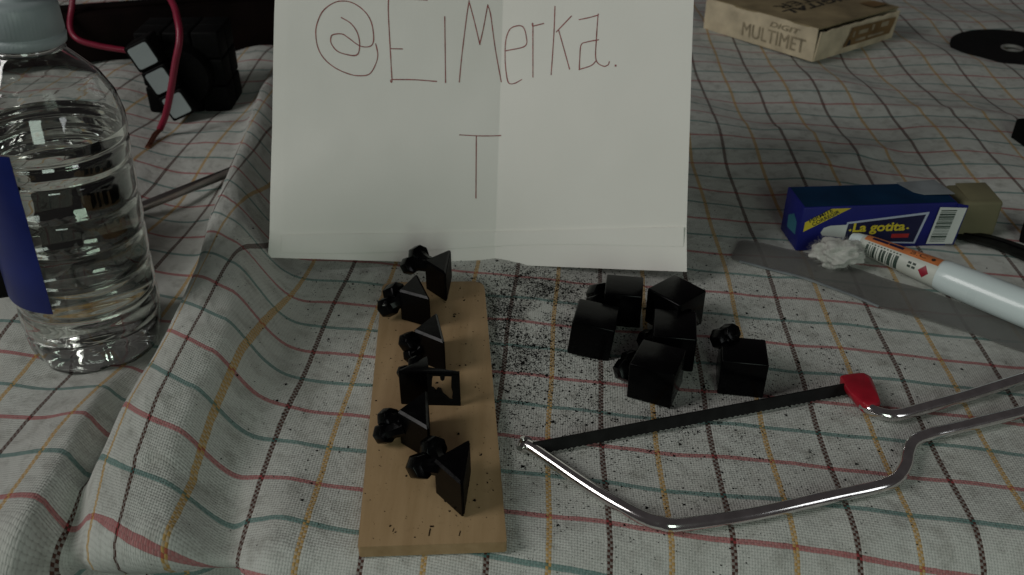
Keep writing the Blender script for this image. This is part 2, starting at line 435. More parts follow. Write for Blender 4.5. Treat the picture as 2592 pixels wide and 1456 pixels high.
def glass(name, col, ior, rough=0.0):
    t = NT(name); t.set(Base_Color=col, Roughness=rough, IOR=ior, Transmission_Weight=1.0)
    n = t.noise(30, 2); t.bump(n, .15, .0006); return t.m
M_pet = glass('clear bottle plastic', (.97, .985, .975), 1.5)
M_water = glass('water', (.95, .985, .93), 1.333)
def milky(name, col, trans):
    t = NT(name); f = t.noise(20, 3)
    t.set(Base_Color=t.mix(f, tuple(c*.92 for c in col), col), Roughness=.42, Transmission_Weight=trans); return t.m
M_cap = milky('milky cap plastic', (.34, .39, .40), .15)
def strip_material():
    t = NT('smoky clear plastic strip')
    f = t.noise(25, 4, .6)
    t.set(Base_Color=t.mix(f, (.15, .148, .14), (.24, .235, .22)), Roughness=.33, Alpha=.52); return t.m
M_strip = strip_material()
def cotton_material():
    t = NT('cotton wool'); f = t.noise(160, 4, .7)
    t.set(Base_Color=t.mix(t.ramp(f, .3, .7), (.50, .50, .46), (.66, .66, .62)), Roughness=1.0)
    t.bsdf.inputs['Specular IOR Level'].default_value = 0; t.set(Subsurface_Weight=.4); t.bsdf.inputs['Subsurface Radius'].default_value = (.004, .004, .004)
    t.bump(t.noise(600, 4, .7), .9, .001); return t.m
M_cotton = cotton_material()

# ---------------------------------------------------------------- handwritten sheet of paper
PW, PH = 24.45, 19.6
A0 = 13.15
def paper_disp(a, b):
    h = .23*(abs(a-A0)-6)
    bc = 1.35+a*.05
    if b < bc: h += .22*(bc-b)
    h += .07*math.sin(a*.35+b*.22)+.05*math.sin(b*.6-a*.15)+.05*noise.noise(Vector((a*.45, b*.45, 3)))+(.018*max(0, a-19)**1.5*max(0, b-12)*.12)
    if a < .75: h -= .03*(.75-a)
    return h
LEAN = R(30)
prot = Matrix(((.99783, .06584*math.sin(LEAN), -.06584*math.cos(LEAN)),
               (-.06584, .99783*math.sin(LEAN), -.99783*math.cos(LEAN)),
               (0, math.cos(LEAN), math.sin(LEAN))))
def paper_pt(a, b, lift=0):
    return Vector((a, b, paper_disp(a, b)+lift))
paper = thing('paper_sheet', 'white folded paper sheet with red handwriting, propped up behind the wooden board', 'paper', (-14.26, 46.63, .2))
paper.rotation_euler = prot.to_euler()
As = sorted(set([round(x, 3) for x in np.linspace(0, PW, 60)]+[A0-.06, A0, A0+.06, .7, .8])); Bs = np.linspace(0, PH, 48)
Bs = sorted(set(Bs.tolist()))
V = []; F = []
for sgn in (0, -.05):
    for b in Bs:
        for a in As: V.append(tuple(paper_pt(a-.010*b*(a/PW), b, sgn)))
na, nb_ = len(As), len(Bs); off = na*nb_
for j in range(nb_-1):
    for i in range(na-1):
        q = [j*na+i, j*na+i+1, (j+1)*na+i+1, (j+1)*na+i]; F.append(q); F.append([off+k for k in q[::-1]])
for i in range(na-1): F.append([i+1, i, off+i, off+i+1]); F.append([(nb_-1)*na+i, (nb_-1)*na+i+1, off+(nb_-1)*na+i+1, off+(nb_-1)*na+i])
for j in range(nb_-1): F.append([j*na, (j+1)*na, off+(j+1)*na, off+j*na]); F.append([(j+1)*na+na-1, j*na+na-1, off+j*na+na-1, off+(j+1)*na+na-1])
mesh('sheet', V, F, M_paper, paper)
# second leaf, showing as a narrow turned strip along the lower edge
V = []; F = []; n = 40
for i in range(n+1):
    a = .75+(PW-.95)*i/n
    for q in (0, 1): V.append(tuple(paper_pt(a, 1.32+a*.052-(0 if q else 1.0+.15*math.sin(a*.3)), .13 if q else .03)))
for i in range(n): F.append([2*i, 2*i+2, 2*i+3, 2*i+1])
for i in range(n+1):
    V.append(tuple(Vector(V[2*i+1])-Vector((0, 0, .12))))
for i in range(n): F.append([2*i+1, 2*i+3, 2*(n+1)+i+1, 2*(n+1)+i])
mesh('turned_edge', V, F, M_paper, paper)
STROKES = {
'at': [(3.72,14.33),(4.26,14.04),(4.63,13.58),(4.8,13.0),(4.78,12.42),(4.61,12.18),(4.19,12.17),(3.58,12.33),(3.22,12.74),(3.18,13.09),(3.32,13.29),(3.8,13.36),(4.16,13.17),(4.77,12.77),(5.25,12.72),(5.54,12.9),(5.6,13.37),(5.45,14.18),(5.08,14.76),(4.47,15.19),(3.87,15.3),(3.28,15.14),(2.69,14.6),(2.37,13.77),(2.34,13.07),(2.5,12.37),(2.88,11.79),(3.49,11.34),(4.22,11.06),(4.82,10.99),(5.41,11.14),(5.75,11.74),(5.86,12.32),(5.72,12.96)],
'E': [(8.68,15.72),(6.42,15.71),(6.42,15.7),(6.41,15.02),(6.52,13.39),(6.71,10.91),(6.72,10.9),(8.04,10.97),(9.35,10.95)],
'E2': [(6.62,12.71),(7.31,12.74)],
'l': [(9.71,14.84),(9.86,10.89)],
'M': [(10.67,10.97),(10.78,12.54),(11.0,14.87),(11.12,15.77),(11.14,15.77),(11.48,14.64),(11.81,13.42),(11.84,13.42),(12.02,14.31),(12.23,15.62),(12.26,15.62),(12.43,15.12),(12.76,13.16),(13.19,11.14)],
'e': [(13.41,13.02),(14.58,13.26),(14.63,13.89),(14.42,14.41),(14.01,14.48),(13.61,14.28),(13.39,13.64),(13.38,12.6),(13.48,11.67),(13.65,11.09),(14.01,11.05),(14.47,11.28)],
'r': [(15.13,11.38),(15.03,14.4),(15.04,14.43),(15.7,14.58)],
'k': [(16.32,15.6),(16.31,13.81),(16.23,11.5)],
'k2': [(17.34,14.98),(16.44,14.04)],
'k3': [(16.59,14.16),(16.92,13.13),(17.33,11.81)],
'a': [(17.77,14.73),(18.37,14.83),(18.87,14.95),(18.89,14.93),(18.85,13.63),(18.87,12.36),(19.29,11.97),(19.58,12.03),(19.66,12.24)],
'a2': [(19.0,13.52),(18.31,13.41),(17.96,13.24),(17.91,12.46),(17.91,11.83),(17.94,11.81),(18.59,12.01),(18.9,12.31)],
'dot': [(19.98,11.98),(20.08,11.98)],
'T': [(10.77,7.81),(12.05,7.81),(13.29,7.89)],
'T2': [(11.79,7.78),(11.88,4.0)]}
for key, pts in STROKES.items():
    P = catmull([(x, y, 0) for x, y in pts], 7); V = []; F = []
    Q = [P[0]]
    for p in P[1:]:
        if (p-Q[-1]).length > .012: Q.append(p)
    P = Q; hw = .036 if key != 'dot' else .07
    for i, p in enumerate(P):
        tdir = (P[min(i+1, len(P)-1)]-P[max(i-1, 0)]).normalized(); nn = Vector((-tdir.y, tdir.x, 0))
        ww = hw*(.85+.3*noise.noise(Vector((p.x*3, p.y*3, len(pts)))))
        for s in (1, -1):
            q = p+nn*ww*s; V.append(tuple(paper_pt(q.x, q.y, .014)))
    for i in range(len(P)-1): F.append([2*i, 2*i+1, 2*i+3, 2*i+2])
    mesh('ink_stroke', V, F, M_ink, paper)

# ---------------------------------------------------------------- pine board
board = thing('wooden_board', 'pale rectangular pine board lying on the tablecloth below the paper', 'board', (-3.82, 33.5, .02))
bm = bmesh.new()
crn = [(-2.20, -9.77), (3.62, -9.51), (2.21, 9.75), (-3.62, 9.62)]
poly = []
for i, (r0) in enumerate((.10, .10, .75, .6)):
    p = Vector(crn[i]); a = (Vector(crn[i-1])-p).normalized(); b = (Vector(crn[(i+1) % 4])-p).normalized()
    for k in range(5):
        t = k/4; poly.append(tuple(p+a*r0*(1-t)**2+b*r0*t**2))
add_prism(bm, poly, 0, .58, .05, 2)
frombm('plank', bm, M_pine, board, autosmooth=40)
bm = bmesh.new()
for x, y, sx, sy in ((.55, -9.02, .05, .38), (1.75, -9.08, .035, .26), (.62, -8.72, .16, .07), (-.9, -8.9, .03, .2)):
    add_box(bm, (x, y, .585), (sx, sy, .012), Matrix.Rotation(R(rnd.uniform(-12, 12)), 4, 'Z'))
frombm('saw_nick', bm, M_dark_wood, board)

# ---------------------------------------------------------------- puzzle corner pieces
def lobes(bm, pts, rad, flat=.62):
    """a foot: faceted hexagonal lugs joined by necks"""
    for i, (p, r) in enumerate(zip(pts, rad)):
        ring = []
        ax = Vector((.55, -.6, .58)).normalized(); e = ax.orthogonal().normalized(); f = ax.cross(e)
        for s in (-1, 1):
            for k in range(7):
                a = 2*math.pi*k/7+.3*i
                ring.append(Vector(p)+ax*s*r*flat+(e*math.cos(a)+f*math.sin(a))*r*(.93 if s > 0 else 1))
        add_hull(bm, ring, .05)
def neck(bm, a, b, r):
    add_tube(bm, [a, Vector(a).lerp(Vector(b), .5), b], [r*1.15, r*.9, r], 8)
G_HALF = 'sawn black puzzle corners in a row on the pine board'
G_FULL = 'uncut black puzzle corners beside the pine board'
ZB = .60
def half_piece(label, x, y, rz, foot, frad, foot_root, z=ZB, h=1.95, hy=1.36):
    t = thing('sawn_puzzle_corner', label, 'puzzle piece', (x, y, z), rz, G_HALF)
    bm = bmesh.new()
    add_prism(bm, [(0, -hy), (0, hy), (-hy, 0)], 0, h, .10, 1)
    frombm('body', bm, M_black, t)
    b = bmesh.new(); add_box(b, (.012, 0, h/2), (.03, hy*1.75, h*.86), None, .01)
    frombm('sawn_face', b, M_black_matte, t)
    bm = bmesh.new(); lobes(bm, foot, frad)
    for p in foot: neck(bm, foot_root, p, .40)
    frombm('foot', bm, M_black, t, autosmooth=35)
    return t
half_piece('sawn black puzzle corner nearest the front end of the pine board', -1.86, 26.5, -4,
           [(-1.92, .30, 1.2), (-1.5, 1.1, 1.5)], [.58, .55], (-1.15, .25, 1.35))
half_piece('sawn black puzzle corner on the board, second from the front end, foot to the left', -3.66, 29.75, 6,
           [(-1.95, .05, .62), (-1.75, .6, 1.0)], [.50, .50], (-1.1, .1, .9))
half_piece('sawn black puzzle corner on the board just behind the one with the ragged opening', -3.54, 35.95, 12,
           [(-1.55, .15, 1.15), (-1.5, -.1, .5)], [.52, .42], (-1.0, .0, .8))
half_piece('sawn black puzzle corner on the board, second from the paper, overhanging the left edge', -4.72, 39.75, 20,
           [(-1.85, .35, .8), (-1.35, .85, 1.2)], [.58, .62], (-1.05, .3, 1.1))
half_piece('sawn black puzzle corner at the far end of the board, touching the paper', -3.55, 42.3, -3,
           [(-2.2, .45, 1.3), (-1.8, 1.05, 1.65)], [.54, .56], (-1.15, .3, 1.5))
# the opened one: its sawn side turned to the front, broken through
t = thing('sawn_puzzle_corner', 'hollow black puzzle corner with a ragged opening, third from the board front end', 'puzzle piece', (-3.82, 32.25, ZB), -2, G_HALF)
bm = bmesh.new()
add_prism(bm, [(-1.42, 0), (-.05, 0), (-.05, .16), (-.25, 1.0), (-.42, 1.05), (-1.42, .16)], 0, 1.95, .06, 2)
add_prism(bm, [(-1.42, 0), (1.42, 0), (1.25, .2), (-.1, .34), (-.2, 1.3)], 1.80, 1.96, .05, 2)
frombm('body', bm, M_black, t, autosmooth=35)
# front wall ring with ragged hole
bm = bmesh.new()
outer = [(-.10, 0), (1.40, 0), (1.40, 1.94), (-.10, 1.94)]
hole = [(.08, 1.02), (.16, .98), (.27, .82), (.36, .98), (.50, .94), (.56, .80), (.60, .66), (.92, .28), (1.08, .30), (1.02, .52), (1.06, .80), (1.0, 1.1), (1.02, 1.52), (1.03, 1.74), (.74, 1.74), (.70, 1.52), (.60, 1.46), (.52, 1.54), (.50, 1.74), (.18, 1.74), (.12, 1.5), (.10, 1.25)]
Mx = Matrix(((1, 0, 0, 0), (0, 0, 1, 0), (0, 1, 0, 0), (0, 0, 0, 1)))
b2 = bmesh.new(); ov = [b2.verts.new((x, y, 0)) for x, y in outer]; hv = [b2.verts.new((x, y, 0)) for x, y in hole]
es = [b2.edges.new((ov[i], ov[(i+1) % 4])) for i in range(4)]+[b2.edges.new((hv[i], hv[(i+1) % len(hv)])) for i in range(len(hv))]
bmesh.ops.triangle_fill(b2, edges=es, use_beauty=True)
ex = bmesh.ops.extrude_face_region(b2, geom=b2.faces[:]); bmesh.ops.translate(b2, vec=(0, 0, .16), verts=[v for v in ex['geom'] if isinstance(v, bmesh.types.BMVert)])
merge(bm, b2, Mx)
frombm('broken_wall', bm, M_black_matte, t)
bm = bmesh.new(); lobes(bm, [(-1.25, .75, 1.35), (-.75, 1.0, 1.75)], [.36, .34]); neck(bm, (-.6, .6, 1.2), (-1.25, .75, 1.35), .3)
frombm('foot', bm, M_black, t, autosmooth=35)

def full_piece(label, x, y, rz, foot, frad, root, z=.05, size=(2, 2, 2), tilt=(0, 0)):
    t = thing('puzzle_corner', label, 'puzzle piece', (x, y, z), 0, G_FULL)
    t.rotation_euler = (R(tilt[0]), R(tilt[1]), R(rz))
    bm = bmesh.new(); add_box(bm, (0, 0, size[2]/2), size, None, .085, 3)
    frombm('body', bm, M_black, t, autosmooth=35)
    bm = bmesh.new(); lobes(bm, foot, frad)
    for p in foot: neck(bm, root, p, .42)
    frombm('foot', bm, M_black, t, autosmooth=35)
    return t
full_piece('black puzzle corner standing alone nearest the red saw tip, foot up at its back', 11.25, 34.6, -9, [(-1.0, .95, 1.95), (-.65, 1.1, 2.2)], [.56, .5], (-.7, .8, 1.6), size=(2.2, 2.1, 2.05))
full_piece('black puzzle corner with a pale front edge, leftmost of the group', 4.15, 37.75, -13, [(-.55, 1.25, 1.2)], [.5], (-.3, .8, 1.2), size=(2.2, 2.25, 2.05), tilt=(0, 6))
full_piece('black puzzle corner farthest back in the group, behind the leftmost one', 6.0, 40.0, -9, [(-1.30, .3, 1.15), (-1.35, -.35, .95)], [.66, .6], (-.8, .2, 1.1), z=.35, size=(2.0, 2.0, 2.05))
full_piece('black puzzle corner turned edge-on at the back right of the group', 8.72, 39.5, 41, [(-.2, -1.2, 1.0), (-1.1, -.5, .4)], [.5, .5], (-.2, -.7, 1.0), z=.30, size=(2.2, 2.2, 2.15))
full_piece('black puzzle corner in the middle of the right-hand stack, in front of the edge-on one', 8.25, 36.85, -9, [(-1.3, .2, .7), (-1.2, .7, .5)], [.5, .5], (-.8, .2, .9), size=(2.15, 2.5, 2.05))
full_piece('black puzzle corner nearest the saw blade, foot lying to its left', 7.0, 34.05, -24, [(-1.5, .05, .75), (-1.4, .6, .95)], [.62, .58], (-.8, .2, .9), size=(2.2, 2.2, 2.08))

# ---------------------------------------------------------------- black filings strewn about
def filings():
    N1, N2, N3 = 15000, 16000, 2600
    pts = []
    def cl(n, cx, cy, sx, sy, rot=0):
        a = rng.normal(0, sx, n); b = rng.normal(0, sy, n); c, s = math.cos(R(rot)), math.sin(R(rot))
        return np.stack([cx+a*c-b*s, cy+a*s+b*c], 1)
    pts.append(cl(19000, .6, 40.6, 1.6, 3.3, -8)); pts.append(cl(19000, 2.0, 43.0, 3.6, 2.0)); pts.append(cl(7000, -.2, 37.6, .9, 3.4))
    pts.append(cl(30000, 4.2, 38.5, 5.0, 4.5)); pts.append(cl(19000, 8.5, 37.5, 6.5, 6)); pts.append(cl(4200, -9.5, 38, 3.2, 5.5))
    pts.append(cl(9000, 5, 31, 6.0, 3.5)); pts.append(cl(2600, 16, 42, 6, 4)); pts.append(cl(3500, -6, 45, 5, 1.6)); pts.append(cl(3000, 2, 33.5, 2.4, 4))
    pts = np.concatenate(pts)
    # clumps: keep more where a noise is high
    keep = np.array([noise.noise(Vector((p[0]*1.3, p[1]*1.3, 3.1)))*.6+noise.noise(Vector((p[0]*.45, p[1]*.45, 9)))*.7 for p in pts])
    pts = pts[rng.uniform(-.62, .55, len(pts)) < keep]
    pts = pts[(pts[:, 0] > -19) & (pts[:, 0] < 34) & (pts[:, 1] > 20) & (pts[:, 1] < 62)]
    bx, by = pts[:, 0]+3.82, pts[:, 1]-33.5
    lf = -2.2+(by+9.77)*(-1.42/19.4); rt = 3.62+(by+9.5)*(-1.41/19.26)
    onb = (bx > lf-.05) & (bx < rt+.05) & (by > -9.75) & (by < 9.75)
    pts = pts[~onb]
    q, _ = cloth_point(pts[:, 0], pts[:, 1])
    size = rng.lognormal(math.log(.0155), .55, len(q)).clip(.008, .11)
    bp = np.stack([rng.uniform(-7.2, -.6, 700), rng.uniform(24.0, 43, 700)], 1)
    bx, by = bp[:, 0]+3.82, bp[:, 1]-33.5
    lf = -2.2+(by+9.77)*(-1.42/19.4); rt = 3.62+(by+9.5)*(-1.41/19.26)
    bp = bp[(bx > lf+.1) & (bx < rt-.1)]
    q = np.concatenate([q, np.column_stack([bp, np.full(len(bp), .60)])]); size = np.concatenate([size, rng.lognormal(math.log(.016), .6, len(bp)).clip(.007, .075)])
    n = len(q); V = np.zeros((n, 5, 3))
    ang = rng.uniform(0, 6.28, n)
    for k in range(4):
        a = ang+k*math.pi/2+rng.uniform(-.5, .5, n); r = size*rng.uniform(.6, 1.5, n)
        V[:, k, 0] = q[:, 0]+np.cos(a)*r; V[:, k, 1] = q[:, 1]+np.sin(a)*r; V[:, k, 2] = q[:, 2]+.006
    V[:, 4, :] = q; V[:, 4, 0] += rng.normal(0, .3, n)*size; V[:, 4, 2] += size*rng.uniform(.5, 1.1, n)
    V = V.reshape(-1, 3); base = np.arange(n)*5
    tri = np.concatenate([np.stack([base+a, base+b, base+4], 1) for a, b in ((0, 1), (1, 2), (2, 3), (3, 0))])
    m = bpy.data.meshes.new('plastic_filings'); m.from_pydata((V*S).tolist(), [], tri.tolist()); m.materials.append(M_black_matte)
    o = link(bpy.data.objects.new('plastic_filings', m)); tag(o, 'black plastic filings scattered over the cloth around the board', 'filings', kind='stuff')
filings()

# ---------------------------------------------------------------- small hacksaw
saw = thing('junior_hacksaw', 'bent steel rod hacksaw with black blade and red tip, lying at the lower right', 'hacksaw', (9, 29, 0))
def sp(pts): return [(x-9, y-29, z) for x, y, z in pts]
low = [(.62, 29.75, .42), (1.1, 29.35, .40), (3.1, 27.35, .36), (4.5, 26.1, .35), (5.4, 25.45, .34), (6.0, 25.22, .34), (6.8, 25.12, .34), (9.8, 25.65, .34), (13.3, 26.6, .36), (15.4, 27.15, .38), (16.4, 27.6, .40), (17.1, 28.35, .42), (17.55, 29.2, .42), (18.1, 29.95, .42), (19.0, 30.42, .42), (20.4, 30.85, .42), (24.3, 32.1, .42), (27.5, 33.1, .5), (29.6, 33.6, .6), (30.6, 34.3, .7), (30.6, 35.4, .7), (29.6, 35.9, .7), (27.5, 35.25, .6), (25.25, 34.45, .5), (22, 33.2, .42), (19.4, 32.25, .40), (18.2, 31.82, .40), (17.6, 31.75, .42), (17.0, 32.0, .45), (16.6, 32.5, .50)]
bm = bmesh.new(); add_tube(bm, catmull(sp(low), 8), .285, 18); frombm('frame', bm, M_steel, saw, smooth=True)
def blade():
    a, b = Vector((.95, 29.42, 0)), Vector((16.6, 33.72, 0)); d = (b-a); L = d.length; d.normalize(); s = Vector((-d.y, d.x, 0))
    V = []; F = []; n = 120
    lean = .33
    for i in range(n+1):
        p = a+d*L*i/n; tooth = .05 if i % 2 else 0
        for z, sd in ((.16+tooth, -1), (.16+tooth, 1), (.74, 1), (.74, -1)):
            q = p+s*(.035*sd+lean*(z-.4)); V.append((q.x-9, q.y-29, z))
    for i in range(n):
        for k in range(4): F.append([4*i+k, 4*i+(k+1) % 4, 4*i+4+(k+1) % 4, 4*i+4+k])
    F += [[3, 2, 1, 0], [4*n, 4*n+1, 4*n+2, 4*n+3]]
    mesh('blade', V, F, M_blade, saw)
blade()
bm = bmesh.new()
add_tube(bm, sp([(.55, 29.85, .12), (.62, 29.78, .42), (.68, 29.7, .66)]), [.30, .34, .26], 14)
frombm('end_knob', bm, M_bolt, saw, autosmooth=50)
bm = bmesh.new()
add_tube(bm, sp([(.42, 29.55, .52), (.34, 29.35, .54)]), [.17, .14], 12); add_tube(bm, sp([(.50, 29.8, .70), (.47, 29.82, .80)]), [.16, .11], 12)
frombm('pin', bm, M_bolt, saw, autosmooth=50)
bm = bmesh.new()
pts = []
for (x, y, z) in ((16.05, 34.35, .75), (16.5, 34.62, .55), (17.35, 34.5, .85), (17.62, 34.2, .7), (17.35, 33.3, .8), (17.42, 32.3, .75), (16.75, 31.95, .6), (16.5, 32.1, .85), (16.05, 33.0, .8), (16.1, 34.2, .2), (17.5, 34.3, .2), (17.2, 32.2, .2), (16.55, 32.1, .2)):
    pts.append((x-9, y-29, z))
add_hull(bm, pts, .09); frombm('red_tip', bm, M_red_paint, saw, autosmooth=45)

# ---------------------------------------------------------------- water bottle
bot = thing('water_bottle', 'clear ribbed plastic water bottle with white cap and blue label', 'bottle', (-21.75, 38.0, -.05))
bot.rotation_euler = (0, R(2.4), R(14))
def bodyprof(z):
    pts = [(0, 2.55), (.25, 2.95), (.9, 3.18), (1.7, 3.28), (2.0, 3.20), (2.35, 3.3), (10.6, 3.36), (11.6, 3.42), (12.6, 3.40), (13.6, 3.18), (14.5, 2.7), (15.3, 1.95), (15.75, 1.5), (16.0, 1.33), (17.4, 1.3)]
    r = np.interp(z, [p[0] for p in pts], [p[1] for p in pts])
    if 2.6 < z < 11.3:
        ph = ((z-2.6) % 1.75)/1.75
        r -= .085*math.exp(-((ph-.5)/.13)**2)
    if 11.3 < z < 11.9: r -= .10*math.exp(-((z-11.55)/.12)**2)
    return r
zs = np.concatenate([np.linspace(.0, 2.5, 22), np.linspace(2.56, 11.9, 118), np.linspace(12, 17.4, 46)])
def foot(r, z, a):
    if z < 2.2: return r*(1-.10*max(0, math.cos(a*5))**6*max(0, 1-z/2.0)**.7)
    return r*(1+.004*math.sin(3*a+z))
prof_o = [(bodyprof(z), z) for z in zs]
bm = bmesh.new()
inner = [(r-.05, z) for r, z in prof_o if z > .28]
inner[0] = (inner[0][0], .34)
prof = [(0, .75), (1.2, .5), (2.0, .12)]+prof_o+[(1.27, 17.4)]+inner[::-1]+[(2.0, .30), (1.2, .62), (0, .85)]
add_lathe(bm, prof, 80, foot); frombm('shell', bm, M_pet, bot, smooth=True)
LEVEL = 12.25
wprof = [(0, .86), (1.2, .63), (2.0, .31)]+[(r-.010, z) for r, z in inner if z < LEVEL]
wr = bodyprof(LEVEL)-.06
bm = bmesh.new(); add_lathe(bm, wprof+[(wr, LEVEL), (wr-.1, LEVEL-.02), (0, LEVEL-.03)], 80, foot); frombm('water', bm, M_water, bot, smooth=True)
bm = bmesh.new()
def knurl(r, z, a): return r*(1+(.018*math.cos(a*60) if r > 1.58 and 16.25 < z < 17.75 else 0))
add_lathe(bm, [(1.34, 16.05), (1.56, 16.05), (1.66, 16.12), (1.68, 16.45), (1.60, 16.5), (1.60, 16.58), (1.65, 16.62), (1.60, 17.7), (1.5, 17.9), (1.3, 17.98), (.95, 18.0), (.9, 18.3), (.8, 19.1), (.5, 19.3), (0, 19.35)], 120, knurl); frombm('cap', bm, M_cap, bot, smooth=True)
bm = bmesh.new(); add_lathe(bm, [(1.34, 15.80), (1.56, 15.84), (1.56, 15.98), (1.34, 16.02)], 48, close=True); frombm('neck_ring', bm, M_pet, bot, smooth=True)
V = []; F = []; n = 40
for i in range(n+1):
    a = R(185-14)+R(84)*i/n
    for z in (4.2, 12.2): V.append(((3.47)*math.cos(a), (3.47)*math.sin(a), z+(.0 if z > 5 else .0)))
    for z in (4.2, 12.2): V.append(((3.43)*math.cos(a), (3.43)*math.sin(a), z))
for i in range(n):
    k = 4*i; F += [[k, k+4, k+5, k+1], [k+3, k+7, k+6, k+2], [k+1, k+5, k+7, k+3], [k, k+2, k+6, k+4]]
F += [[0, 1, 3, 2], [4*n, 4*n+2, 4*n+3, 4*n+1]]
lab = mesh('label', V, F, M_label_blue, bot, smooth=False)
V = []; a0 = R(185-14)
for k in range(4):
    a = a0-R(1.1)+R(.7)*k*.5
    for z in (4.15, 12.2): V.append((3.478*math.cos(a), 3.478*math.sin(a), z))
mesh('label_edge', V, [[2*k, 2*k+2, 2*k+3, 2*k+1] for k in range(3)], M_pale, lab)

# dark object standing left of the bottle
bx = thing('dark_case', 'black case at the left frame edge behind the bottle label', 'case', (-30.6, 45.6, 0), 4)
bm = bmesh.new(); add_box(bm, (0, 0, 2.9), (9, 8, 5.8), None, .3, 3); frombm('body', bm, M_dark, bx, autosmooth=40)
bm = bmesh.new(); add_box(bm, (3.4, -4.02, 4.2), (.8, .06, 1.2), None, .02); frombm('red_mark', bm, M_red_print, bx)

# ---------------------------------------------------------------- grey rod behind the bottle
rod = thing('grey_rod', 'grey faceted metal rod lying on the cloth between bottle and fold', 'rod', (-23, 55, 0))
za = float(surf(-25, 52.5)[2]); zb = float(surf(-20.5, 58)[2])
bm = bmesh.new()
pa = Vector((-28.8, 48.3, za+.40)); pb = Vector((-20.0, 58.4, zb+.55)); dd = (pb-pa).normalized()
add_tube(bm, [pa-Vector((-23, 55, 0)), pb-Vector((-23, 55, 0))], .34, 16)
frombm('shaft', bm, M_pencil, rod, smooth=True)
bm = bmesh.new(); q = pb-Vector((-23, 55, 0)); add_tube(bm, [q, q+dd*.5, q+dd*.9], [.33, .2, .05], 6); frombm('tip', bm, M_dark_print, rod)

# ---------------------------------------------------------------- black puzzle cube with three stickers
cz = float(surf(-27.5, 71.5)[2])
cube = thing('puzzle_cube', 'black puzzle cube with a twisted column of three white stickers', 'puzzle cube', (-27.4, 71.6, cz), 2)
C = 2.30
bm = bmesh.new(); add_box(bm, (0, 0, 0), (C-.05,)*3, None, .2, 3); 
proto = frombm('cubelet', bm, M_black_matte, cube, autosmooth=40)
first = True
for ix in range(3):
    for iy in range(2):
        for iz in range(3):
            o = proto if first else proto.copy()
            if not first: COL.objects.link(o); o.parent = cube
            first = False
            o.location = Vector(((ix-1)*C, .3+C*iy+C/2, iz*C+C/2+.05))*S
bm = bmesh.new(); add_tube(bm, [(0, .4, 3.5), (0, -.9, 3.5)], [2.6, 2.4], 20); frombm('core', bm, M_black_matte, cube, autosmooth=40)
ctr = Vector((-.55, -1.2, 4.0)); tw = Matrix.Rotation(R(-24), 4, 'Y')
bm = bmesh.new(); add_prism(bm, [((x-.92)*.95, (y-1.02)*.87) for x, y in [(0, .2), (.06, .06), (.2, 0), (1.64, 0), (1.78, .06), (1.84, .2), (1.84, 1.84), (1.78, 1.98), (1.64, 2.04), (.2, 2.04), (.06, 1.98), (0, 1.84)]], 0, .02)
stick = frombm('sticker', bm, M_white_sticker)
COL.objects.unlink(stick)
for k in (-1, 0, 1):
    o = proto.copy(); COL.objects.link(o); o.parent = cube
    p = ctr+(tw @ Vector((-.55, 0, k*C*.985)))
    o.matrix_basis = Matrix.Translation(p*S) @ tw
    s = stick.copy(); COL.objects.link(s); s.parent = o
    s.matrix_basis = Matrix.Translation(Vector((0, -(C-.05)/2-.004, 0))*S) @ Matrix.Rotation(R(90), 4, 'X')
bpy.data.objects.remove(stick)

# ---------------------------------------------------------------- red wire
wire = thing('red_wire', 'red insulated wire arching over the puzzle cube, bare copper end on the cloth', 'wire', (-27.7, 64.2, .3))
wz = float(surf(-27.7, 64.5)[2])
wp = [(-28.15, 66.6, wz+.35), (-27.3, 66.2, 1.6), (-26.5, 66.0, 3.39), (-25.78, 66.5, 5.73), (-25.28, 67, 7.4), (-25.5, 68, 8.61), (-26.5, 70, 9.7), (-30.5, 76, 11.4), (-36, 82, 10.8), (-40, 84.2, 8.0), (-40.9, 83.6, 5.5), (-41.0, 82.4, 3.9), (-40.2, 81.6, 3.0), (-38.5, 81.6, 2.4), (-36.6, 82.0, 1.9), (-34.6, 82.5, 1.4)]
O = Vector((-27.7, 64.2, .3))
bm = bmesh.new(); add_tube(bm, [Vector(p)-O for p in catmull(wp, 8)], .265, 12); frombm('insulation', bm, M_wire, wire, smooth=True)
bm = bmesh.new()
for k in range(7):
    a = k*2*math.pi/7; jx, jy = .11*math.cos(a), .11*math.sin(a)
    e = Vector((-28.0+rnd.uniform(-.18, .18), 63.6+rnd.uniform(-.5, .5), wz+.15+rnd.uniform(0, .2)))
    P = catmull([Vector((-28.1+jx, 66.7, wz+.35+jy)), Vector((-28.2+jx*1.5, 65.4, wz+.3+jy*1.2)), e], 5)
    add_tube(bm, [p-O for p in P], .065, 6)
frombm('copper_strands', bm, M_copper, wire, smooth=True)

# ---------------------------------------------------------------- dark wooden things at the back left
beam = thing('dark_wooden_bar', 'dark brown wooden bar lying behind the puzzle cube', 'wooden bar', (-33.3, 87.6, .2), 16.5)
bm = bmesh.new(); add_box(bm, (-2, 0, 2.3), (46, 4.2, 4.6), None, .25, 2); frombm('bar', bm, M_dark_wood, beam, autosmooth=40)
bm = bmesh.new(); add_box(bm, (-2, -.6, 4.75), (44, .5, .3), None, .08, 2); frombm('rim', bm, M_dark_wood, beam, autosmooth=40)
cas = thing('dark_box', 'tall dark box at the back left, half hidden by the paper', 'box', (-20.5, 101, .2), 10)
bm = bmesh.new(); add_box(bm, (0, 0, 6.5), (27, 12, 13), None, .4, 3); frombm('body', bm, M_dark, cas, autosmooth=40)
bm = bmesh.new(); add_box(bm, (0, -.2, 13.3), (27.6, 12.6, .8), None, .2, 2); frombm('lid', bm, M_dark_wood, cas, autosmooth=40)

